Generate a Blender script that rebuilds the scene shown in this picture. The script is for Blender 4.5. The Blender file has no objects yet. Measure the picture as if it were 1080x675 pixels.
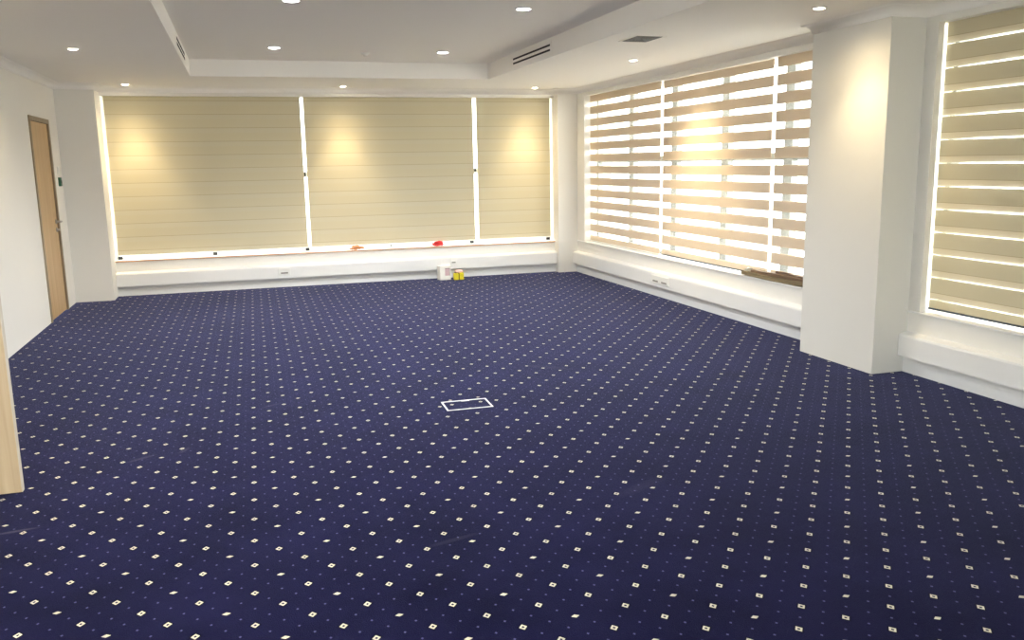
import bpy, bmesh, math, random
from mathutils import Vector, Matrix, noise
random.seed(7)
S = bpy.context.scene
COL = S.collection
PI = math.pi

# ------------------------------------------------------------------ materials
def new_mat(name):
    m = bpy.data.materials.new(name); m.use_nodes = True
    nt = m.node_tree
    return m, nt, nt.nodes, nt.links, nt.nodes['Principled BSDF'], nt.nodes['Material Output']

def lin(r, g, b):
    f = lambda c: (c / 255 / 12.92) if c / 255 <= .04045 else ((c / 255 + .055) / 1.055) ** 2.4
    return (f(r), f(g), f(b), 1)

def simple(name, col, rough=.6, metal=0, bump=0, bscale=60, var=0, vscale=3, spec=.5):
    m, nt, N, L, P, O = new_mat(name)
    P.inputs['Base Color'].default_value = col
    P.inputs['Roughness'].default_value = rough
    P.inputs['Metallic'].default_value = metal
    P.inputs['Specular IOR Level'].default_value = spec
    tc = N.new('ShaderNodeTexCoord')
    if var:
        n = N.new('ShaderNodeTexNoise'); n.inputs['Scale'].default_value = vscale; n.inputs['Detail'].default_value = 4
        L.new(tc.outputs['Object'], n.inputs['Vector'])
        r = N.new('ShaderNodeMapRange'); r.inputs['To Min'].default_value = 1 - var; r.inputs['To Max'].default_value = 1 + var
        L.new(n.outputs['Fac'], r.inputs['Value'])
        v = N.new('ShaderNodeVectorMath'); v.operation = 'SCALE'; v.inputs[0].default_value = col[:3]
        L.new(r.outputs['Result'], v.inputs['Scale']); L.new(v.outputs['Vector'], P.inputs['Base Color'])
    if bump:
        n2 = N.new('ShaderNodeTexNoise'); n2.inputs['Scale'].default_value = bscale; n2.inputs['Detail'].default_value = 5
        L.new(tc.outputs['Object'], n2.inputs['Vector'])
        b = N.new('ShaderNodeBump'); b.inputs['Strength'].default_value = bump; b.inputs['Distance'].default_value = .01
        L.new(n2.outputs['Fac'], b.inputs['Height']); L.new(b.outputs['Normal'], P.inputs['Normal'])
    return m

def wood(name, c1, c2, axis='z', scale=1.0, rough=.45):
    m, nt, N, L, P, O = new_mat(name)
    tc = N.new('ShaderNodeTexCoord'); mp = N.new('ShaderNodeMapping')
    s = {'z': (28, 28, 1.2), 'x': (1.2, 28, 28), 'y': (28, 1.2, 28)}[axis]
    mp.inputs['Scale'].default_value = tuple(k * scale for k in s)
    L.new(tc.outputs['Object'], mp.inputs['Vector'])
    n = N.new('ShaderNodeTexNoise'); n.inputs['Scale'].default_value = 1; n.inputs['Detail'].default_value = 6
    n.inputs['Distortion'].default_value = .6
    L.new(mp.outputs['Vector'], n.inputs['Vector'])
    cr = N.new('ShaderNodeValToRGB')
    cr.color_ramp.elements[0].position = .3; cr.color_ramp.elements[0].color = c1
    cr.color_ramp.elements[1].position = .7; cr.color_ramp.elements[1].color = c2
    L.new(n.outputs['Fac'], cr.inputs['Fac']); L.new(cr.outputs['Color'], P.inputs['Base Color'])
    P.inputs['Roughness'].default_value = rough
    return m

def fabric(name, col, trans, clear, weave=.012, tcol=None):
    """blind cloth: diffuse + translucent, and a clear share for the sheer bands"""
    m, nt, N, L, P, O = new_mat(name)
    N.remove(P)
    tc = N.new('ShaderNodeTexCoord'); mp = N.new('ShaderNodeMapping')
    mp.inputs['Scale'].default_value = (.02, .02, 160)
    L.new(tc.outputs['Object'], mp.inputs['Vector'])
    n = N.new('ShaderNodeTexNoise'); n.inputs['Scale'].default_value = 1; n.inputs['Detail'].default_value = 3
    L.new(mp.outputs['Vector'], n.inputs['Vector'])
    r = N.new('ShaderNodeMapRange'); r.inputs['To Min'].default_value = 1 - weave; r.inputs['To Max'].default_value = 1 + weave
    L.new(n.outputs['Fac'], r.inputs['Value'])
    v = N.new('ShaderNodeVectorMath'); v.operation = 'SCALE'; v.inputs[0].default_value = col[:3]
    L.new(r.outputs['Result'], v.inputs['Scale'])
    d = N.new('ShaderNodeBsdfDiffuse'); t = N.new('ShaderNodeBsdfTranslucent')
    L.new(v.outputs['Vector'], d.inputs['Color'])
    if tcol: t.inputs['Color'].default_value = tcol
    else: L.new(v.outputs['Vector'], t.inputs['Color'])
    mx = N.new('ShaderNodeMixShader'); mx.inputs['Fac'].default_value = trans
    L.new(d.outputs[0], mx.inputs[1]); L.new(t.outputs[0], mx.inputs[2])
    last = mx
    if clear:
        tr = N.new('ShaderNodeBsdfTransparent')
        m2 = N.new('ShaderNodeMixShader'); m2.inputs['Fac'].default_value = clear
        L.new(mx.outputs[0], m2.inputs[1]); L.new(tr.outputs[0], m2.inputs[2]); last = m2
    L.new(last.outputs[0], O.inputs['Surface'])
    return m

def emission(name, col, s):
    m, nt, N, L, P, O = new_mat(name)
    P.inputs['Base Color'].default_value = (.9, .9, .9, 1)
    P.inputs['Emission Color'].default_value = col
    P.inputs['Emission Strength'].default_value = s
    return m

def glass(name):
    m, nt, N, L, P, O = new_mat(name)
    N.remove(P)
    tr = N.new('ShaderNodeBsdfTransparent'); tr.inputs['Color'].default_value = (.95, .965, .955, 1)
    gl = N.new('ShaderNodeBsdfGlossy'); gl.inputs['Roughness'].default_value = .02
    lw = N.new('ShaderNodeLayerWeight'); lw.inputs['Blend'].default_value = .5
    pw = N.new('ShaderNodeMath'); pw.operation = 'POWER'; pw.inputs[1].default_value = 5; L.new(lw.outputs['Facing'], pw.inputs[0])
    fr = N.new('ShaderNodeMath'); fr.operation = 'MULTIPLY_ADD'; fr.inputs[1].default_value = .5; fr.inputs[2].default_value = .03; L.new(pw.outputs[0], fr.inputs[0])
    mx = N.new('ShaderNodeMixShader')
    L.new(fr.outputs[0], mx.inputs[0]); L.new(tr.outputs[0], mx.inputs[1]); L.new(gl.outputs[0], mx.inputs[2])
    L.new(mx.outputs[0], O.inputs['Surface'])
    return m

def carpet():
    m, nt, N, L, P, O = new_mat('navy_dotted_carpet')
    tc = N.new('ShaderNodeTexCoord')
    sep = N.new('ShaderNodeSeparateXYZ'); L.new(tc.outputs['Object'], sep.inputs[0])
    def math_(op, a, b=None, c=None):
        n = N.new('ShaderNodeMath'); n.operation = op
        for i, v in enumerate((a, b, c)):
            if v is None: continue
            if isinstance(v, (int, float)): n.inputs[i].default_value = v
            else: L.new(v, n.inputs[i])
        return n.outputs[0]
    o = (-.04660906, 3.59528855); a = (.09857204, .12388884); b = (-.09538225, .11408497)
    det = a[0] * b[1] - b[0] * a[1]
    i11, i12, i21, i22 = b[1] / det, -b[0] / det, -a[1] / det, a[0] / det
    px = math_('SUBTRACT', sep.outputs[0], o[0]); py = math_('SUBTRACT', sep.outputs[1], o[1])
    # a little irregularity of the tufting
    I = math_('ADD', math_('MULTIPLY', px, i11), math_('MULTIPLY', py, i12))
    J = math_('ADD', math_('MULTIPLY', px, i21), math_('MULTIPLY', py, i22))
    ri = math_('ROUND', I); rj = math_('ROUND', J)
    di = math_('SUBTRACT', I, ri); dj = math_('SUBTRACT', J, rj)
    adi = math_('ABSOLUTE', di); adj = math_('ABSOLUTE', dj)
    mxd = math_('MAXIMUM', adi, adj)
    # star motif where i is odd and j even
    oi = math_('MULTIPLY', math_('FRACT', math_('ADD', math_('MULTIPLY', ri, .5), 100.001)), 2)
    oj = math_('MULTIPLY', math_('FRACT', math_('ADD', math_('MULTIPLY', rj, .5), 100.001)), 2)
    isC = math_('MULTIPLY', math_('GREATER_THAN', oi, .5), math_('LESS_THAN', oj, .5))
    dia = math_('LESS_THAN', mxd, .077)
    hole = math_('LESS_THAN', mxd, .030)
    dia_body = math_('MULTIPLY', dia, math_('SUBTRACT', 1, hole))
    ax = math_('ABSOLUTE', math_('ADD', math_('MULTIPLY', di, a[0]), math_('MULTIPLY', dj, b[0])))
    ay = math_('ABSOLUTE', math_('ADD', math_('MULTIPLY', di, a[1]), math_('MULTIPLY', dj, b[1])))
    star = math_('LESS_THAN', math_('ADD', math_('DIVIDE', ax, .0155), math_('DIVIDE', ay, .0110)), 1)
    notC = math_('SUBTRACT', 1, isC)
    body = math_('ADD', math_('MULTIPLY', dia_body, notC), math_('MULTIPLY', star, isC))
    dark = math_('MULTIPLY', math_('MULTIPLY', math_('LESS_THAN', mxd, .115), math_('SUBTRACT', 1, dia)), notC)
    # pin dots on the half lattice
    hI = math_('MULTIPLY', I, 2); hJ = math_('MULTIPLY', J, 2)
    hdi = math_('MULTIPLY', math_('SUBTRACT', hI, math_('ROUND', hI)), .5)
    hdj = math_('MULTIPLY', math_('SUBTRACT', hJ, math_('ROUND', hJ)), .5)
    hm = math_('MAXIMUM', math_('ABSOLUTE', hdi), math_('ABSOLUTE', hdj))
    pin = math_('MULTIPLY', math_('LESS_THAN', hm, .028), math_('GREATER_THAN', mxd, .2))
    # pile
    n = N.new('ShaderNodeTexNoise'); n.inputs['Scale'].default_value = 2.2; n.inputs['Detail'].default_value = 6; n.inputs['Roughness'].default_value = .6
    L.new(tc.outputs['Object'], n.inputs['Vector'])
    n2 = N.new('ShaderNodeTexNoise'); n2.inputs['Scale'].default_value = 240; n2.inputs['Detail'].default_value = 2
    L.new(tc.outputs['Object'], n2.inputs['Vector'])
    cr = N.new('ShaderNodeValToRGB')
    cr.color_ramp.elements[0].position = .3; cr.color_ramp.elements[0].color = CARPET_A
    cr.color_ramp.elements[1].position = .72; cr.color_ramp.elements[1].color = CARPET_B
    L.new(n.outputs['Fac'], cr.inputs['Fac'])
    fine = N.new('ShaderNodeVectorMath'); fine.operation = 'SCALE'
    L.new(cr.outputs['Color'], fine.inputs[0])
    mr = N.new('ShaderNodeMapRange'); mr.inputs['To Min'].default_value = .6; mr.inputs['To Max'].default_value = 1.4
    L.new(n2.outputs['Fac'], mr.inputs['Value']); L.new(mr.outputs[0], fine.inputs['Scale'])
    def mixc(fac, A, B):
        x = N.new('ShaderNodeMix'); x.data_type = 'RGBA'
        L.new(fac, x.inputs['Factor']); L.new(A, x.inputs['A'])
        if isinstance(B, tuple): x.inputs['B'].default_value = B
        else: L.new(B, x.inputs['B'])
        return x.outputs['Result']
    c = mixc(math_('MULTIPLY', dark, .6), fine.outputs[0], (.0012, .0011, .002, 1))
    c = mixc(math_('MULTIPLY', pin, .55), c, (.15, .15, .30, 1))
    c = mixc(body, c, (.63, .59, .44, 1))
    # dusty scuffs left on the new pile: each a stretched smear of its own
    for (sx, sy, ang, ln, wd, st) in ((-1.05, 4.05, 8, .11, .016, .10), (-.62, 4.90, 32, .10, .022, .06), (-.40, 4.97, 62, .06, .02, .06),
                                      (.10, 5.75, 35, .09, .02, .05), (2.15, 6.1, -40, .25, .05, .025), (1.75, 3.6, 25, .22, .05, .02), (.75, 3.32, 15, .15, .02, .03)):
        ca, sa = math.cos(math.radians(ang)), math.sin(math.radians(ang))
        qx = math_('SUBTRACT', sep.outputs[0], sx); qy = math_('SUBTRACT', sep.outputs[1], sy)
        u = math_('DIVIDE', math_('ADD', math_('MULTIPLY', qx, ca), math_('MULTIPLY', qy, sa)), ln)
        v = math_('DIVIDE', math_('SUBTRACT', math_('MULTIPLY', qy, ca), math_('MULTIPLY', qx, sa)), wd)
        w = math_('SUBTRACT', 1, math_('ADD', math_('MULTIPLY', u, u), math_('MULTIPLY', v, v)))
        w = math_('MULTIPLY', math_('MAXIMUM', w, 0), math_('MULTIPLY', n2.outputs['Fac'], st * 2))
        c = mixc(w, c, (.45, .42, .45, 1))
    L.new(c, P.inputs['Base Color'])
    P.inputs['Roughness'].default_value = .95
    P.inputs['Specular IOR Level'].default_value = .05
    P.inputs['Sheen Weight'].default_value = SHEEN
    P.inputs['Sheen Roughness'].default_value = .28
    P.inputs['Sheen Tint'].default_value = (.50, .55, 1, 1)
    b_ = N.new('ShaderNodeBump'); b_.inputs['Strength'].default_value = .35; b_.inputs['Distance'].default_value = .004
    L.new(n2.outputs['Fac'], b_.inputs['Height']); L.new(b_.outputs['Normal'], P.inputs['Normal'])
    return m

CARPET_A = (.0022, .0018, .0160, 1); CARPET_B = (.0072, .0066, .0360, 1); SHEEN = .34
M = dict(
    wall=simple('matt_white_wall', (.81, .79, .74, 1), .7, bump=.03, var=.012),
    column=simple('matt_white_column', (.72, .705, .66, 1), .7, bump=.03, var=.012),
    ceil=simple('matt_white_ceiling', (.92, .895, .85, 1), .85, var=.01, vscale=1.2),
    trim=simple('satin_white_trim', (.82, .815, .80, 1), .45),
    frame=simple('white_window_frame', (.82, .84, .84, 1), .35),
    greyframe=simple('grey_window_frame', (.20, .215, .215, 1), .4),
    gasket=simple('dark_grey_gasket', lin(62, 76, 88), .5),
    black=simple('black_plastic', (.02, .02, .022, 1), .45),
    tan=fabric('cream_blind_cloth', lin(206, 197, 170), .10, 0),
    tan2=fabric('beige_blind_cloth', lin(224, 209, 188), .15, 0),
    sheer=fabric('sheer_blind_voile', (.72, .76, .75, 1), .5, .94, .0),
    voile=fabric('cream_blind_voile', lin(212, 204, 180), .12, .06, .0),
    voile2=fabric('white_blind_voile', lin(226, 216, 192), .13, .05, .0),
    darkline=fabric('cream_blind_dark_line', lin(184, 171, 140), .05, 0),  # thin line, darker than the cloth on either side
    rail=simple('white_blind_rail', (.78, .77, .73, 1), .4),
    glass=glass('window_glass'),
    beech=wood('beech_door_laminate', lin(186, 152, 108), lin(204, 172, 128)),
    beech2=wood('ash_door_laminate', lin(190, 166, 134), lin(208, 188, 156), scale=.9),
    jamb=wood('grey_brown_door_frame', lin(132, 116, 92), lin(150, 134, 108)),
    edge=simple('pale_edge_band', lin(206, 196, 178), .5),
    lip=wood('salmon_wood_sill_edge', lin(206, 156, 122), lin(220, 176, 146), 'x'),
    steel=simple('brushed_steel', (.42, .40, .37, 1), .35, 1),
    alu=simple('pale_aluminium', (.80, .80, .78, 1), .42, .6),
    dark=simple('dark_duct', (.02, .02, .021, 1), .8),
    louver=simple('grey_louvre', (.16, .16, .16, 1), .5),
    green=simple('green_plastic', lin(34, 92, 62), .4),
    plastic=simple('white_plastic', (.82, .82, .79, 1), .35),
    slot=simple('grey_socket_recess', (.25, .24, .22, 1), .6),
    carton=simple('white_card', (.84, .82, .76, 1), .7, var=.04, vscale=20),
    label=simple('pink_grey_print', lin(206, 176, 178), .6, var=.1, vscale=40),
    labelink=simple('grey_print', lin(130, 118, 112), .6),
    yellow=simple('yellow_card', lin(222, 206, 40), .5, var=.12, vscale=25),
    olive=simple('olive_seam', lin(120, 104, 22), .6),
    pink=simple('pale_pink_wrap', lin(240, 200, 190), .6),
    red=simple('red_cloth', lin(224, 62, 62), .85, bump=.4, bscale=90, var=.2, vscale=30),
    brown=simple('tan_cloth', lin(196, 138, 100), .85, bump=.4, bscale=90, var=.25, vscale=30),
    kraft=wood('brown_kraft', lin(112, 96, 68), lin(150, 134, 102), 'y', .6, .7),
    kraft2=wood('dull_brown_wrap', lin(96, 74, 56), lin(134, 110, 84), 'y', .6, .7),
    tape=simple('clear_wrap', lin(176, 168, 150), .3),
    warm=emission('warm_lamp_lens', (1, .86, .62, 1), 14),
    cool=emission('white_lamp_lens', (.95, .97, 1, 1), 14),
    ground=simple('pale_paving_outside', (.36, .35, .32, 1), .9, var=.1, vscale=.4),
)
M['carpet'] = carpet()

# ------------------------------------------------------------------ mesh tools
class MB:
    def __init__(s): s.bm = bmesh.new(); s.mats = []
    def mi(s, m):
        m = M[m] if isinstance(m, str) else m
        if m not in s.mats: s.mats.append(m)
        return s.mats.index(m)
    def box(s, x0, x1, y0, y1, z0, z1, m, bev=0):
        k = s.mi(m)
        r = bmesh.ops.create_cube(s.bm, size=1, matrix=Matrix.Translation(((x0 + x1) / 2, (y0 + y1) / 2, (z0 + z1) / 2)) @ Matrix.Diagonal((x1 - x0, y1 - y0, z1 - z0, 1)))
        vs = r['verts']; fs = {f for v in vs for f in v.link_faces}
        for f in fs: f.material_index = k
        if bev:
            es = list({e for v in vs for e in v.link_edges})
            r2 = bmesh.ops.bevel(s.bm, geom=es, offset=bev, segments=2, affect='EDGES', profile=.5)
            for f in r2['faces']: f.material_index = k
        return s
    def quad(s, pts, m):
        k = s.mi(m); f = s.bm.faces.new([s.bm.verts.new(p) for p in pts]); f.material_index = k; return s
    def lathe(s, prof, m, seg=28, mat=Matrix()):
        """revolve (r, z) points about z"""
        k = s.mi(m); rings = []
        for r, z in prof:
            if r < 1e-6: rings.append([s.bm.verts.new(mat @ Vector((0, 0, z)))])
            else: rings.append([s.bm.verts.new(mat @ Vector((r * math.cos(2 * PI * i / seg), r * math.sin(2 * PI * i / seg), z))) for i in range(seg)])
        for A, B in zip(rings, rings[1:]):
            for i in range(seg):
                j = (i + 1) % seg
                if len(A) == 1 and len(B) == 1: continue
                if len(A) == 1: f = [A[0], B[j], B[i]]
                elif len(B) == 1: f = [A[i], A[j], B[0]]
                else: f = [A[i], A[j], B[j], B[i]]
                fc = s.bm.faces.new(f); fc.material_index = k; fc.smooth = True
        return s
    def tube(s, pts, r, m, seg=10):
        k = s.mi(m); pts = [Vector(p) for p in pts]; rings = []
        for i, p in enumerate(pts):
            t = (pts[min(i + 1, len(pts) - 1)] - pts[max(i - 1, 0)]).normalized()
            up = Vector((0, 0, 1)) if abs(t.z) < .9 else Vector((1, 0, 0))
            a = t.cross(up).normalized(); b = t.cross(a)
            rings.append([s.bm.verts.new(p + r * (math.cos(2 * PI * q / seg) * a + math.sin(2 * PI * q / seg) * b)) for q in range(seg)])
        for A, B in zip(rings, rings[1:]):
            for i in range(seg):
                f = s.bm.faces.new([A[i], A[(i + 1) % seg], B[(i + 1) % seg], B[i]]); f.material_index = k; f.smooth = True
        for R in (rings[0], rings[-1]):
            f = s.bm.faces.new(R); f.material_index = k
        return s
    def prism(s, prof, axis, a0, a1, m):
        """closed 2D profile extruded along an axis; profile is in the other two axes, in order"""
        k = s.mi(m)
        def P(u, v, t): return {'x': (t, u, v), 'y': (u, t, v), 'z': (u, v, t)}[axis]
        A = [s.bm.verts.new(P(u, v, a0)) for u, v in prof]; B = [s.bm.verts.new(P(u, v, a1)) for u, v in prof]
        n = len(prof)
        for i in range(n):
            f = s.bm.faces.new([A[i], A[(i + 1) % n], B[(i + 1) % n], B[i]]); f.material_index = k
        for R in (A, B):
            f = s.bm.faces.new(R); f.material_index = k
        return s
    def build(s, name, parent=None, loc=(0, 0, 0), rz=0):
        bmesh.ops.recalc_face_normals(s.bm, faces=s.bm.faces)
        me = bpy.data.meshes.new(name); s.bm.to_mesh(me); s.bm.free()
        for m in s.mats: me.materials.append(m)
        o = bpy.data.objects.new(name, me); COL.objects.link(o)
        if parent: o.parent = parent
        o.location = loc; o.rotation_euler = (0, 0, rz)
        return o

def tag(o, label, cat, group=None):
    o['label'] = label; o['category'] = cat
    if group: o['group'] = group
    return o
def thing(name, label, cat, loc, rz=0, group=None):
    o = bpy.data.objects.new(name, None); COL.objects.link(o)
    o.location = loc; o.rotation_euler = (0, 0, rz); o.empty_display_size = .1
    return tag(o, label, cat, group)
def struct(o): o['kind'] = 'structure'; return o
def dup(root, loc, rz, label, group=None):
    r = root.copy(); COL.objects.link(r); r.location = loc; r.rotation_euler = (0, 0, rz); r['label'] = label
    if group: r['group'] = group
    for ch in list(root.children):
        c = ch.copy(); COL.objects.link(c); c.parent = r
        for g in list(ch.children):
            q = g.copy(); COL.objects.link(q); q.parent = c
    return r

# ------------------------------------------------------------------ measures (metres; camera stands over the origin)
H = 1.55
XL, XR = -1.97, 4.53            # left wall, right wall face (skirting)
XC = 4.26                       # face of the columns on the right
YB = 11.625                     # back wall face (skirting)
YP = 11.288                     # front of the left corner pier
XP = -1.544                     # right side of that pier
YC0, YC1 = 5.024, 5.872         # near and far side of the big column
YRP = 11.493                    # front of the right corner pier
ZC, ZT = 2.544, 2.724           # lower ceiling, raised tray
TX0, TX1, TY1, TY0 = -.436, 2.934, 10.322, -.4
YN = -1.6                       # wall behind the camera
XO, YO = 4.95, 12.0             # outer faces

# ------------------------------------------------------------------ room shell
struct(MB().box(XL - .15, XO, YN - .15, YO, -.12, 0, 'carpet').build('floor'))
c = MB()
c.box(XL - .15, TX0, YN - .15, YO, ZC, ZT + .12, 'ceil'); c.box(TX1, XO, YN - .15, YO, ZC, ZT + .12, 'ceil')
c.box(TX0, TX1, TY1, YO, ZC, ZT + .12, 'ceil'); c.box(TX0, TX1, YN - .15, TY0, ZC, ZT + .12, 'ceil')
struct(c.build('ceiling'))
struct(MB().box(TX0, TX1, TY0, TY1, ZT, ZT + .12, 'ceil').build('ceiling_tray'))

D0, D1, DZ = 9.844, 10.802, 2.108           # closed door at the far left
E0, E1, EZ = 3.66, 4.545, 2.1               # doorway of the open leaf
LW0, LW1, LZ0, LZ1 = 1.3, 2.2, .25, 2.48
w = MB()
w.box(XL - .15, XL, LW1, E0, 0, ZC, 'wall'); w.box(XL - .15, XL, YN, LW0, 0, ZC, 'wall')
w.box(XL - .15, XL, LW0, LW1, 0, LZ0, 'wall'); w.box(XL - .15, XL, LW0, LW1, LZ1, ZC, 'wall')   # opening for the unseen window added beside the camera for daylight
w.box(XL - .15, XL, E0, E1, EZ, ZC, 'wall')
w.box(XL - .15, XL, E1, D0, 0, ZC, 'wall'); w.box(XL - .15, XL, D0, D1, DZ, ZC, 'wall'); w.box(XL - .15, XL, D1, YO, 0, ZC, 'wall')
struct(w.build('wall_left'))
# corridor wall beyond the open doorway
struct(MB().box(XL - 1.35, XL - 1.25, E0 - .3, E1 + .8, 0, ZC, 'wall').box(XL - 1.35, XL - .15, E0 - .4, E0 - .3, 0, ZC, 'wall')
       .box(XL - 1.35, XL - .15, E1 + .8, E1 + .9, 0, ZC, 'wall').box(XL - 1.35, XL - .15, E0 - .4, E1 + .9, ZC, ZC + .1, 'wall')
       .box(XL - 1.35, XL - .15, E0 - .4, E1 + .9, -.1, -.001, 'carpet').build('wall_corridor'))

# back wall: header and upstand around the long window
w = MB()
w.box(XP, XC, YB + .03, YO, 2.436, ZC, 'wall')           # header
w.box(XP, XC, YB + .03, YO, 0, .425, 'wall')             # upstand under the sill
struct(w.build('wall_back'))
struct(MB().box(XL, XP, YP, YO, 0, ZC, 'wall').build('wall_pier_left'))
struct(MB().box(XC, XO, YRP, YO, 0, ZC, 'wall').build('wall_pier_right'))
struct(MB().box(XC, XO, YC0, YC1, 0, ZC, 'column', .004).build('wall_column'))
w = MB()
for y0, y1 in ((YC1, YRP), (.9, YC0)):
    w.box(XR + .02, XO, y0, y1, 2.428, ZC, 'wall'); w.box(XR + .02, XO, y0, y1, 0, .44, 'wall')
w.box(XR + .02, XO, YN, .9, 0, ZC, 'wall')
w.box(XR + .02, XO, 11.235, YRP, .44, 2.428, 'wall'); w.box(XR + .02, XR + .07, 4.915, YC0, .44, 2.428, 'wall'); w.box(XR + .02, XO, 4.958, YC0, .44, 2.428, 'wall')
struct(w.build('wall_right'))
# wall behind the camera
RW0, RW1 = -1.75, 1.6  # opening for an unseen window added to let in more daylight
struct(MB().box(XL - .15, RW0, YN - .15, YN, 0, ZC, 'wall').box(RW1, XO, YN - .15, YN, 0, ZC, 'wall').box(RW0, RW1, YN - .15, YN, 0, .3, 'wall').box(RW0, RW1, YN - .15, YN, 2.45, ZC, 'wall').build('wall_rear'))

# skirting, cable trunking, sill edges
struct(MB().box(XP, XC, YB, YB + .03, 0, .2, 'trim').build('baseboard_back'))
bb = MB()
bb.box(XR, XR + .02, YC1, YRP, 0, .2, 'trim'); bb.box(XR, XR + .02, .9, YC0, 0, .2, 'trim')
struct(bb.build('baseboard_right'))
ZB0, ZB1 = .127, .2885
def trunk_prof(face, back, s):      # rounded top edge
    d = .018 * s
    return [(back, ZB0), (face, ZB0), (face, ZB1 - .018), (face + d * .3, ZB1 - .005), (face + d, ZB1), (back, ZB1 + .012)]
struct(MB().prism(trunk_prof(11.555, YB + .03, 1), 'x', XP + .004, XC - .004, 'trim').build('trim_1'))
tr = MB()
tr.prism(trunk_prof(4.475, XR + .02, 1), 'y', YC1 + .004, YRP - .004, 'trim')
tr.prism(trunk_prof(4.475, XR + .02, 1), 'y', .9, YC0 - .004, 'trim')
struct(tr.build('trim_2'))
# sill boards
struct(MB().box(XP, XC, YB + .022, YO - .14, .425, .438, 'trim').box(XP, XC, YB + .012, YB + .0225, .423, .4395, 'lip').build('trim_3'))
ts = MB()
for y0, y1 in ((YC1, YRP), (.9, YC0)): ts.box(XR + .005, XO - .13, y0, y1, .44, .452, 'trim', .004)
struct(ts.build('trim_4'))

# cove cornice all round the lower ceiling
def cornice(poly, size=.062):
    mb = MB(); k = mb.mi('ceil')
    prof = [(0, -size * 1.15)] + [(size * .12 + size * (1 - math.cos(t)) * .88, -size * 1.05 + size * math.sin(t) * .9) for t in [PI / 2 * i / 6 for i in range(7)]] + [(size * 1.1, 0)]
    pts = [Vector(p) for p in poly]; rings = []
    for i, p in enumerate(pts):
        ns = []
        if i > 0: d = (p - pts[i - 1]).normalized(); ns.append(Vector((d.y, -d.x)))
        if i < len(pts) - 1: d = (pts[i + 1] - p).normalized(); ns.append(Vector((d.y, -d.x)))
        off = ns[0] if len(ns) == 1 or (ns[0] - ns[1]).length < 1e-6 else ns[0] + ns[1]
        rings.append([mb.bm.verts.new((p.x + off.x * u, p.y + off.y * u, ZC + z)) for u, z in prof])
    for A, B in zip(rings, rings[1:]):
        for j in range(len(prof) - 1):
            f = mb.bm.faces.new([A[j], A[j + 1], B[j + 1], B[j]]); f.material_index = k; f.smooth = True
    return struct(mb.build('trim_5'))
cornice([(XL, YN), (XL, YP), (XP, YP), (XP, YB + .03), (XC, YB + .03), (XC, YRP), (XR + .02, YRP), (XR + .02, YC1), (XC, YC1), (XC, YC0), (XR + .02, YC0), (XR + .02, YN)])

# ------------------------------------------------------------------ windows
def window(name, L, mull, z0, z1, zt, loc, rz, gaskets=(), hardware=(), fm='frame'):
    """long ribbon window in its own frame: x along, y outwards; mullions at the given x"""
    root = bpy.data.objects.new(name, None); COL.objects.link(root); root.location = loc; root.rotation_euler = (0, 0, rz); struct(root)
    f = MB()
    f.box(0, L, 0, .07, z0, z0 + .035, fm); f.box(0, L, 0, .07, z1 - .05, z1, fm)
    f.box(0, .04, 0, .07, z0 + .035, z1 - .05, fm); f.box(L - .04, L, 0, .07, z0 + .035, z1 - .05, fm)
    f.box(.04, L - .04, .003, .067, zt - .035, zt + .035, fm)
    for x, wd in mull:
        f.box(x - wd / 2, x + wd / 2, .002, .068, z0 + .035, z1 - .05, fm)
    f.build('window_frame', root)
    g = MB(); g.box(.04, L - .04, .03, .036, z0 + .035, z1 - .05, 'glass'); g.build('glass_pane', root)
    for q in gaskets:
        MB().box(*q, 'gasket').build('gasket', root)
    for x, z, a, b in hardware:
        MB().box(x - a / 2, x + a / 2, -.022, .002, z - b / 2, z + b / 2, 'black', .003).box(x - a * .2, x + a * .2, -.03, -.02, z - b * .3, z + b * .3, 'black').build('window_catch', root)
    return root

# back window: local x = world x - XP
bx = lambda x: x - XP
GY = 11.83
window('window_1', XC - XP, [(bx(-.367), .05), (bx(.74), .05), (bx(1.95), .03), (bx(3.0), .05)], .44, 2.5, 1.45, (XP, GY, 0), 0,
       gaskets=[(bx(.775), bx(.802), -.004, .02, .48, 1.40)],
       hardware=[(bx(-1.50), .457, .05, .04), (bx(-.367), .468, .05, .05), (bx(.803), .47, .05, .05), (bx(1.93), .475, .016, .05), (bx(3.075), .47, .05, .05), (bx(4.215), .47, .05, .05), (bx(.82), 1.45, .04, .05), (bx(3.135), 1.46, .06, .04)])
# right windows: local x runs from the far end towards the camera (rz = -90 deg), y outwards = +X
GX = 4.74
far = 11.235
window('window_2', far - YC1, [(far - y, .13) for y in (10.14, 9.0, 7.91, 6.83)], (.455), 2.5, 1.565, (GX, far, 0), -PI / 2,
       gaskets=[(far - 9.2, far - 6.2, -.006, .0, .4555, .478)],
       hardware=[(far - 6.98, 1.59, .035, .07)], fm='greyframe')
window('window_3', 4.958 - .9, [(4.958 - 3.86, .13), (4.958 - 2.78, .13), (4.958 - 1.7, .13)], .455, 2.5, 1.545, (GX, 4.958, 0), -PI / 2,
       gaskets=[(.09, 4.958 - 1, -.006, .0, .4555, .482)], fm='greyframe')
window('added_window_left', LW1 - LW0, [((LW1 - LW0) * i / 4, .06) for i in (1, 2, 3)], LZ0, LZ1, 1.9, (XL - .05, LW0, 0), PI / 2)  # unseen left window, added to brighten the room
window('added_window_rear', RW1 - RW0, [((RW1 - RW0) / 2, .06)], .3, 2.45, 1.9, (RW1, YN - .05, 0), PI)  # unseen window behind the camera, added as fill light
struct(MB().box(-80, 90, -80, 100, -7.1, -7, 'ground').build('ground_outside'))

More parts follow.
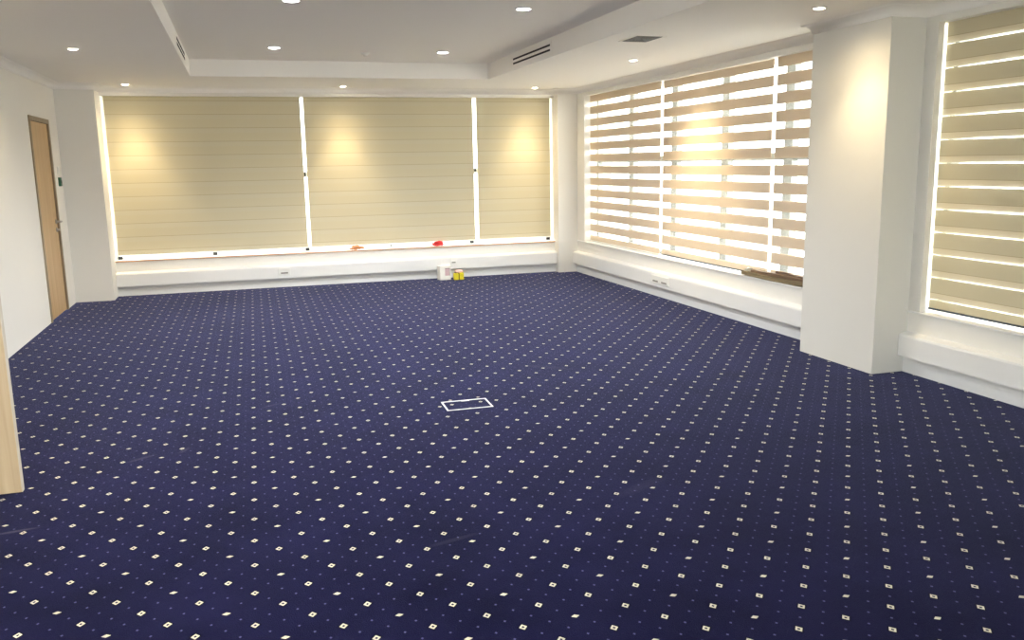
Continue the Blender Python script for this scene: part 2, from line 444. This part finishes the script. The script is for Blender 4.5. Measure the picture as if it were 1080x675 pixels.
# ------------------------------------------------------------------ zebra roller blinds
BLG = 'zebra roller blinds on the long windows'
def strips(mb, x0, x1, y, zt, zb, sheers, solid, clear):
    """one cloth layer: opaque cloth with sheer bands [(top, bottom)]"""
    cur = zt
    def q(a, b, m):
        if a - b > 1e-5: mb.quad([(x0, y, b), (x1, y, b), (x1, y, a), (x0, y, a)], m)
    for sh in sorted(sheers, reverse=True):
        a, b = min(sh[0], zt), max(sh[1], zb)
        if a <= zb or b >= zt or a <= b: continue
        q(cur, a, solid); q(a, b, sh[2] if len(sh) > 2 else clear); cur = b
    q(cur, zb, solid)
def blind(label, loc, rz, width, zb, front, rear, solid, clear, ztop=2.47, bar='rail'):
    """x along the window, +y into the window, hung at loc (z = 0 at the floor)"""
    root = thing('roller_blind', label, 'blind', (loc[0], loc[1], loc[2]), rz, BLG)
    a = MB(); strips(a, 0, width, 0, ztop, zb + .012, front, solid, clear); a.build('front_cloth', root)
    b = MB(); strips(b, 0, width, .011, ztop, zb + .02, rear, solid, clear); b.build('rear_cloth', root)
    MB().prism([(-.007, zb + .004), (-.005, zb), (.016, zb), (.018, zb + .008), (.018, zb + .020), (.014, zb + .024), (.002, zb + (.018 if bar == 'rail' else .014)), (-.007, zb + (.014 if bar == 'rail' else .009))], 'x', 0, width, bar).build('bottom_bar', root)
    h = MB(); h.box(-.003, width + .003, -.012, .06, ztop - .006, ztop + .028, 'rail', .004); h.build('head_rail', root)
    return root
PB = .1663
zl = [1.886 + PB * i for i in range(4, -9, -1)]                 # heights of the thin dark lines on the back blinds
fb = [(z + .003, z - .003, 'darkline') for z in zl] + [(z - .003, z - .062) for z in zl]
rb = [(z - .083, z - .145) for z in zl]
YBL = 11.75
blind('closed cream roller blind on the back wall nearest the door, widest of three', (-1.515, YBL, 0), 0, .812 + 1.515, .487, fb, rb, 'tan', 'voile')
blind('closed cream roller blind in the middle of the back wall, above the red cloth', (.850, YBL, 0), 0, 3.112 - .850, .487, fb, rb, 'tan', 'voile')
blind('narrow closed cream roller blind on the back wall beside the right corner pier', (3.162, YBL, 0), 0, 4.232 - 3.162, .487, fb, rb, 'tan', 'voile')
PR = .1585
so = [(2.341 - PR * k, 2.341 - PR * k - .058) for k in range(13)]
XBL = 4.63
blind('open striped roller blind on the right wall, farthest one, next to the corner pier', (XBL, 11.225, 0), -PI / 2, 11.225 - 9.125, .456, so, so, 'tan2', 'sheer')
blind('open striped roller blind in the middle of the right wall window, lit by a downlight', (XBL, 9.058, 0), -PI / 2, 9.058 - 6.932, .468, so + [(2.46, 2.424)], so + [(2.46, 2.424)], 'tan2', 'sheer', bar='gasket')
blind('open striped roller blind next to the column, hanging over the brown bundle', (XBL, 6.872, 0), -PI / 2, 6.872 - 5.90, .474, so, so, 'tan2', 'sheer')
s4 = [2.289 - .1585 * k for k in range(13)]
f4 = [(z + .001, z - .005, 'sheer') for z in s4] + [(z + .046, z + .001, 'voile2') for z in s4] + [(z + .050, z + .046, 'darkline') for z in s4]
r4 = [(z + .011, z - .0035, 'sheer') for z in s4] + [(z - .0035, z - .055) for z in s4]
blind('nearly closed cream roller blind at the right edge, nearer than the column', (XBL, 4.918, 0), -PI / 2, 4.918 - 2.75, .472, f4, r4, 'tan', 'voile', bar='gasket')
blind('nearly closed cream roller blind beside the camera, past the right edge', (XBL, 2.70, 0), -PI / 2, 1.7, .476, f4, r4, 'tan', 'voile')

# ------------------------------------------------------------------ doors
d1 = struct(bpy.data.objects.new('door_1', None)); COL.objects.link(d1); d1.location = (XL, D0, 0)
DW = D1 - D0
MB().box(-.05, -.008, .05, DW - .05, .006, DZ - .05, 'beech', .002).build('door_leaf', d1)
fr = MB(); fr.box(-.15, .012, 0, .048, 0, DZ, 'jamb', .002); fr.box(-.15, .012, DW - .048, DW, 0, DZ, 'jamb', .002); fr.box(-.15, .012, .048, DW - .048, DZ - .048, DZ, 'jamb', .002)
fr.build('door_frame', d1)
hd = MB(); hy = DW - .12
RX = Matrix.Rotation(PI / 2, 4, 'Y')
hd.lathe([(0, .0), (.026, 0), (.026, .008), (.011, .01), (.011, .055), (0, .055)], 'steel', 20, Matrix.Translation((-.008, hy, 1.0)) @ RX)
hd.tube([(.05, hy + .008, 1.0), (.05, hy - .02, 1.0), (.052, hy - .08, 1.0), (.046, hy - .125, 1.0)], .010, 'steel')
hd.build('door_handle', d1)
lk = MB(); lk.lathe([(0, 0), (.026, 0), (.026, .008), (.013, .01), (.013, .03), (0, .03)], 'steel', 20, Matrix.Translation((-.008, hy, .91)) @ RX)
lk.build('door_lock', d1)

d2 = struct(bpy.data.objects.new('door_2', None)); COL.objects.link(d2); d2.location = (XL, 4.545, 0)
MB().box(.004, .846, 0, .042, .008, EZ - .045, 'beech2', .0015).build('door_leaf', d2)
MB().box(.846, .849, .0005, .0415, .008, EZ - .045, 'edge').build('edge_band', d2)
fr = MB(); fr.box(-.16, .012, -.045, -.002, 0, EZ, 'jamb'); fr.box(-.16, .012, -.885, -.842, 0, EZ, 'jamb'); fr.box(-.16, .012, -.842, -.045, EZ - .042, EZ, 'jamb')
fr.build('door_frame', d2)
hd = MB()
for sgn, y in ((-1, 0), (1, .042)):
    RY = Matrix.Rotation(PI / 2 * (1 if sgn < 0 else -1), 4, 'X')
    hd.lathe([(0, 0), (.026, 0), (.026, .008), (.011, .01), (.011, .05), (0, .05)], 'steel', 20, Matrix.Translation((.785, y, 1.0)) @ RY)
    hd.tube([(.79, y + sgn * .045, 1.0), (.72, y + sgn * .047, 1.0), (.665, y + sgn * .043, 1.0)], .010, 'steel')
hd.build('door_handle', d2)

# ------------------------------------------------------------------ ceiling fittings
def downlight(kind, label, loc, group):
    """round recessed fitting: bezel, lens, lamp"""
    wide = kind == 'cool'
    R = .054 if wide else .038
    root = thing('downlight', label, 'downlight', loc, 0, group)
    MB().lathe([(R + .014, 0), (R + .012, -.006), (R + .002, -.008), (R, -.004), (R, -.001), (R + .014, 0)], 'plastic', 32).build('bezel', root)
    MB().lathe([(0, -.013), (R * .5, -.0115), (R * .85, -.007), (R, -.0015)], 'cool' if wide else 'warm', 32).build('lens', root)
    return root
def lamp(root, energy, col, size, blend, rad, tilt=(0, 0)):
    li = bpy.data.lights.new('bulb', 'SPOT'); li.energy = energy; li.color = col; li.spot_size = math.radians(size); li.spot_blend = blend; li.shadow_soft_size = rad
    o = bpy.data.objects.new('bulb', li); COL.objects.link(o); o.parent = root; o.location = (0, 0, -.03)
    d = Vector((tilt[0], tilt[1], -1)); o.rotation_euler = d.to_track_quat('-Z', 'Y').to_euler()
    return o
WARM = (1, .80, .48); COOL = (.93, .96, 1)
EW, EC = 20, 46
GP, GT = 'warm downlights round the lower ceiling', 'white downlights in the raised ceiling'
OFFG = 'added warm downlights out of view'  # unseen fittings continuing the grid, added for extra light
per = [
    ((-1.235, 8.135), (.25, .6), 'warm downlight in the lower ceiling at left, nearer the camera than the door', GP),
    ((-1.21, 11.36), (.03, .15), 'warm downlight above the left end of the widest back blind', GP),
    ((1.33, 11.36), (0, .15), 'warm downlight above the middle back blind', GP),
    ((3.883, 11.36), (-.06, .15), 'warm downlight above the narrow back blind near the corner pier', GP),
    ((3.844, 8.184), (.5, 0), 'warm downlight by the dark square ceiling vent', GP),
    ((3.814, 5.204), (.24, 0), 'warm downlight in front of the big column', GP),
    ((-1.23, 5.2), (-.2, 0), 'added warm downlight over the open door leaf, out of view', OFFG),
    ((-1.23, 2.25), (.1, .5), 'added warm downlight beside the camera near the left wall, out of view', OFFG),
]
for (x, y), t, lb, g in per:
    r = downlight('warm', lb, (x, y, ZC), g); k = {3.814: .45, 3.844: 1.1, -1.235: 1.0}.get(x, 1)
    if y > 11: lamp(r, EW * .92, WARM, 62, 1, .035, t); lamp(r, EW * .30, WARM, 120, 1, .035)
    else: lamp(r, EW * k, WARM, 80, 1, .035, t); lamp(r, EW * .30, WARM, 160, 1, .035); 
tray = [
    ((.441, 6.645), 'white downlight in the raised ceiling cut by the top edge, at left'),
    ((.419, 9.228), 'white downlight in the raised ceiling at left, far row'),
    ((2.16, 9.328), 'white downlight in the raised ceiling, far row, beside the long slot diffuser'),
    ((.44, 4.0), 'added white downlight in the raised ceiling, nearest row, out of view'),  # unseen fitting, added for extra light
    ((2.189, 6.649), 'white downlight in the raised ceiling at right, near row, largest'),
]
for (x, y), lb in tray:
    r = downlight('cool', lb, (x, y, ZT), GT); lamp(r, EC, COOL, 150, .9, .06)

# square four-way vent
v = thing('ceiling_vent', 'dark square louvred air vent in the lower ceiling near the striped blinds', 'vent', (3.262, 6.78, ZC))
a, bq = .122, .168
MB().box(-a - .012, a + .012, -bq - .012, -bq, -.006, 0, 'ceil').box(-a - .012, a + .012, bq, bq + .012, -.006, 0, 'ceil').box(-a - .012, -a, -bq, bq, -.006, 0, 'ceil').box(a, a + .012, -bq, bq, -.006, 0, 'ceil').build('vent_frame', v)
MB().box(-a, a, -bq, bq, -.0015, 0, 'dark').build('backing', v)
lv = MB()
for i in range(1, 6):
    s = i / 6
    for q in (-1, 1):
        lv.box(-a * s, a * s, q * bq * s - .004, q * bq * s + .004, -.008, -.0015, 'louver'); lv.box(q * a * s - .004, q * a * s + .004, -bq * s, bq * s, -.008, -.0015, 'louver')
lv.build('louvre', v)
# slot diffusers on the tray's side faces
def diffuser(label, x, side, y0, y1, zs, hh):
    r = thing('slot_diffuser', label, 'air diffuser', (x, (y0 + y1) / 2, 2.634), 0, 'long slot diffusers on the ceiling step')
    l = (y1 - y0) / 2; s = side
    X = lambda p, q: (min(p * s, q * s), max(p * s, q * s))
    f = MB(); f.box(*X(0, .005), -l - .05, l + .05, -.075, .062, 'ceil', .0015); f.build('diffuser_frame', r)
    for z in zs:
        MB().box(*X(.0045, .0065), -l, l, z - hh, z + hh, 'dark').build('slot', r)
    return r
diffuser('white air diffuser with two dark slots on the right side of the ceiling step', TX1, -1, 8.10, 9.28, (.022, -.024), .009)
diffuser('dark air diffuser on the left side of the ceiling step', TX0, 1, 8.2, 9.35, (.022, -.022), .013)
sd = thing('smoke_detector', 'small white round detector on the raised ceiling between far downlights', 'smoke detector', (1.364, 9.533, ZT))
MB().lathe([(0, -.004), (.052, -.004), (.052, 0), (0, 0)], 'plastic', 28).build('base', sd)
MB().lathe([(0, -.034), (.014, -.034), (.02, -.028), (.02, -.018), (.040, -.014), (.044, -.004), (0, -.004)], 'plastic', 28).build('sensor_head', sd)

# ------------------------------------------------------------------ wall fittings
cp = thing('call_point', 'small green door release button on the left wall beside the door', 'button', (XL, 11.06, 1.43))
MB().box(-.004, .026, -.036, .036, -.05, .05, 'green', .006).build('body', cp)
MB().box(.026, .030, -.018, .018, -.018, .018, 'black', .001).build('push_plate', cp)
ls = thing('light_switch', 'white switch plate on the left wall above the green button', 'light switch', (XL, 11.06, 1.56))
MB().box(0, .012, -.045, .045, -.045, .045, 'plastic', .003).build('plate', ls)
MB().box(.012, .017, -.018, .018, -.03, .03, 'plastic', .002).build('rocker', ls)
def socket(label, loc, rz, n, wd):
    r = thing('power_socket', label, 'socket', loc, rz, 'sockets on the white trunking')
    MB().box(-wd / 2, wd / 2, -.012, 0, -.045, .045, 'plastic', .003).build('plate', r)
    for i in range(n):
        x = (i - (n - 1) / 2) * wd / n
        MB().box(x - wd / n * .3, x + wd / n * .3, -.0135, -.0115, -.030, -.012, 'slot').build('outlet', r)
    return r
socket('white socket plate on the back trunking under the widest blind', (.473, 11.555, .215), 0, 1, .15)
socket('white socket on the back trunking just above the white carton', (2.735, 11.555, .238), 0, 1, .09)
socket('white double socket on the right wall trunking under the striped blinds', (4.475, 8.77, .212), -PI / 2, 2, .42)

# ------------------------------------------------------------------ things on floor and sills
fbx = thing('floor_box', 'rectangular metal framed floor socket box set flush in the carpet', 'floor box', (1.316, 5.30, 0), math.radians(-1.5))
f = MB(); a, b = .152, .104
f.box(-a, a, -b, -b + .009, .0005, .004, 'alu'); f.box(-a, a, b - .012, b, .0005, .005, 'alu'); f.box(-a, -a + .011, -b + .009, b - .012, .0005, .004, 'alu'); f.box(a - .011, a, -b + .009, b - .012, .0005, .004, 'alu')
f.build('metal_frame', fbx)
MB().box(-a + .011, a - .011, -b + .009, b - .012, .0004, .0022, 'carpet').build('lid', fbx)
MB().box(-.02, .035, b - .024, b - .010, .0022, .0055, 'alu', .001).build('lid_catch', fbx)

ct = thing('carton', 'small white carton with a pinkish print standing on the carpet by the back wall', 'box', (2.572, 11.44, 0), math.radians(6))
MB().box(-.078, .078, -.06, .06, 0, .19, 'carton', .003).build('body', ct)
MB().box(-.006, .062, -.0615, -.0595, .06, .155, 'label').build('printed_panel', ct)
MB().box(-.006, .062, -.0618, -.0598, .152, .160, 'labelink').box(.057, .062, -.0618, -.0598, .06, .152, 'labelink').build('panel_border', ct)
MB().quad([(-.05, -.055, .189), (.078, -.055, .189), (.078, -.03, .222), (-.05, -.03, .222)], 'carton').quad([(-.05, -.053, .189), (.078, -.053, .189), (.078, -.028, .222), (-.05, -.028, .222)], 'carton').build('lid_flap', ct)

yb = thing('yellow_box', 'small bright yellow box on the carpet right of the white carton', 'box', (2.755, 11.36, 0), math.radians(-4))
MB().box(-.068, -.006, -.04, .04, 0, .09, 'yellow', .006).build('left_half', yb)
MB().box(.006, .066, -.042, .042, 0, .096, 'yellow', .006).build('right_half', yb)
MB().box(-.007, .007, -.034, .036, .002, .088, 'olive').build('seam', yb)
pw = MB(); pw.box(-.06, .05, -.025, .03, 0, .038, 'pink', .012)
tag(pw.build('wrapper', None, (2.762, 11.36, .0955), .2), 'scrap of pale pink wrapping on top of the yellow box', 'wrapper')

def crumple(name, sx, sy, sz, m, seed):
    bm = bmesh.new(); bmesh.ops.create_icosphere(bm, subdivisions=4, radius=1)
    for v_ in bm.verts:
        p = v_.co.copy(); n_ = noise.fractal(p * 1.7 + Vector((seed, 0, 0)), 1, 2, 4)
        k = 1 + .42 * n_
        v_.co = Vector((p.x * sx * k, p.y * sy * k, max(p.z, -.55) * sz * (1 + .5 * n_)))
    z0 = min(v_.co.z for v_ in bm.verts)
    for v_ in bm.verts: v_.co.z -= z0
    me = bpy.data.meshes.new(name); bm.to_mesh(me); bm.free(); me.materials.append(M[m])
    for p in me.polygons: p.use_smooth = True
    o = bpy.data.objects.new(name, me); COL.objects.link(o); return o
r = crumple('red_cloth', .085, .022, .036, 'red', 3.1); r.location = (2.55, 11.685, .4385); tag(r, 'crumpled red cloth lying on the back window sill', 'cloth')
r = crumple('brown_cloth', .085, .02, .032, 'brown', 8.4); r.location = (1.445, 11.685, .4385); tag(r, 'small crumpled tan cloth on the back sill left of the red one', 'cloth')

# long wrapped bundle of brown strips on the right sill
bd = thing('strip_bundle', 'long wrapped bundle of brown strips lying on the right window sill by the column', 'bundle', (4.585, 6.58, .452))
def strip(x, z, w_, h_, y0, y1, m, ph):
    mb = MB(); k = mb.mi(m); rings = []
    for i in range(15):
        t = i / 14; y = y0 + (y1 - y0) * t
        ox = .006 * math.sin(5 * t + ph); oz = .004 * math.sin(7 * t + ph * 2) + .004
        rings.append([mb.bm.verts.new((x + ox + dx * w_, y, max(z + oz + dz * h_, .001))) for dx, dz in ((-.5, -.35), (-.35, -.5), (.35, -.5), (.5, -.35), (.5, .35), (.35, .5), (-.35, .5), (-.5, .35))])
    for A, B in zip(rings, rings[1:]):
        for q in range(8):
            f_ = mb.bm.faces.new([A[q], A[(q + 1) % 8], B[(q + 1) % 8], B[q]]); f_.material_index = k
    for R in (rings[0], rings[-1]): mb.bm.faces.new(R).material_index = k
    return mb.build('strip', bd)
strip(-.030, .020, .038, .038, -.62, .62, 'kraft', .3); strip(.010, .018, .036, .034, -.60, .58, 'kraft2', 1.4)
strip(-.014, .052, .040, .030, -.62, .50, 'kraft2', 2.2); strip(.018, .050, .032, .028, -.58, .40, 'kraft', 3.1)
strip(.0, .076, .036, .020, -.5, .12, 'kraft2', 4.0)
wp = MB()
wp.tube([(-.010, .54, .038), (-.010, .585, .038)], .041, 'tape', 14); wp.build('wrap', bd)

# ------------------------------------------------------------------ sky, camera, colour
W = bpy.data.worlds.new('sky'); S.world = W; W.use_nodes = True
nt = W.node_tree; bg = nt.nodes['Background']
bg.inputs['Color'].default_value = (.97, .98, .98, 1)
bg.inputs['Strength'].default_value = 2.2

sl = bpy.data.lights.new('sun', 'SUN'); sl.energy = 4.5; sl.color = (1, .95, .86); sl.angle = .01
so_ = bpy.data.objects.new('sun', sl); COL.objects.link(so_); so_.location = (0, -20, 30)
so_.rotation_euler = Vector((0, .6, -.8)).to_track_quat('-Z', 'Y').to_euler()

cam = bpy.data.cameras.new('camera'); co = bpy.data.objects.new('camera', cam); COL.objects.link(co)
cam.sensor_fit = 'HORIZONTAL'; cam.sensor_width = 36; cam.lens = 909.9 / 1080 * 36; cam.clip_start = .05; cam.clip_end = 400
r_, u_, f_ = Vector((.95446, -.2978, -.0179)), Vector((.07015, .16572, .98368)), Vector((.28997, .94014, -.17906))
mw = Matrix(((r_.x, u_.x, -f_.x, 0), (r_.y, u_.y, -f_.y, 0), (r_.z, u_.z, -f_.z, H), (0, 0, 0, 1)))
co.matrix_world = mw
S.camera = co

vs = S.view_settings
S.display_settings.display_device = 'sRGB'
vs.view_transform = 'Standard'; vs.look = 'None'; vs.gamma = 1; vs.use_curve_mapping = False
vs.exposure = 2.45
cy = S.cycles
cy.use_denoising = True
cy.max_bounces = 12; cy.diffuse_bounces = 8; cy.transparent_max_bounces = 16; cy.transmission_bounces = 8
cy.sample_clamp_indirect = 8
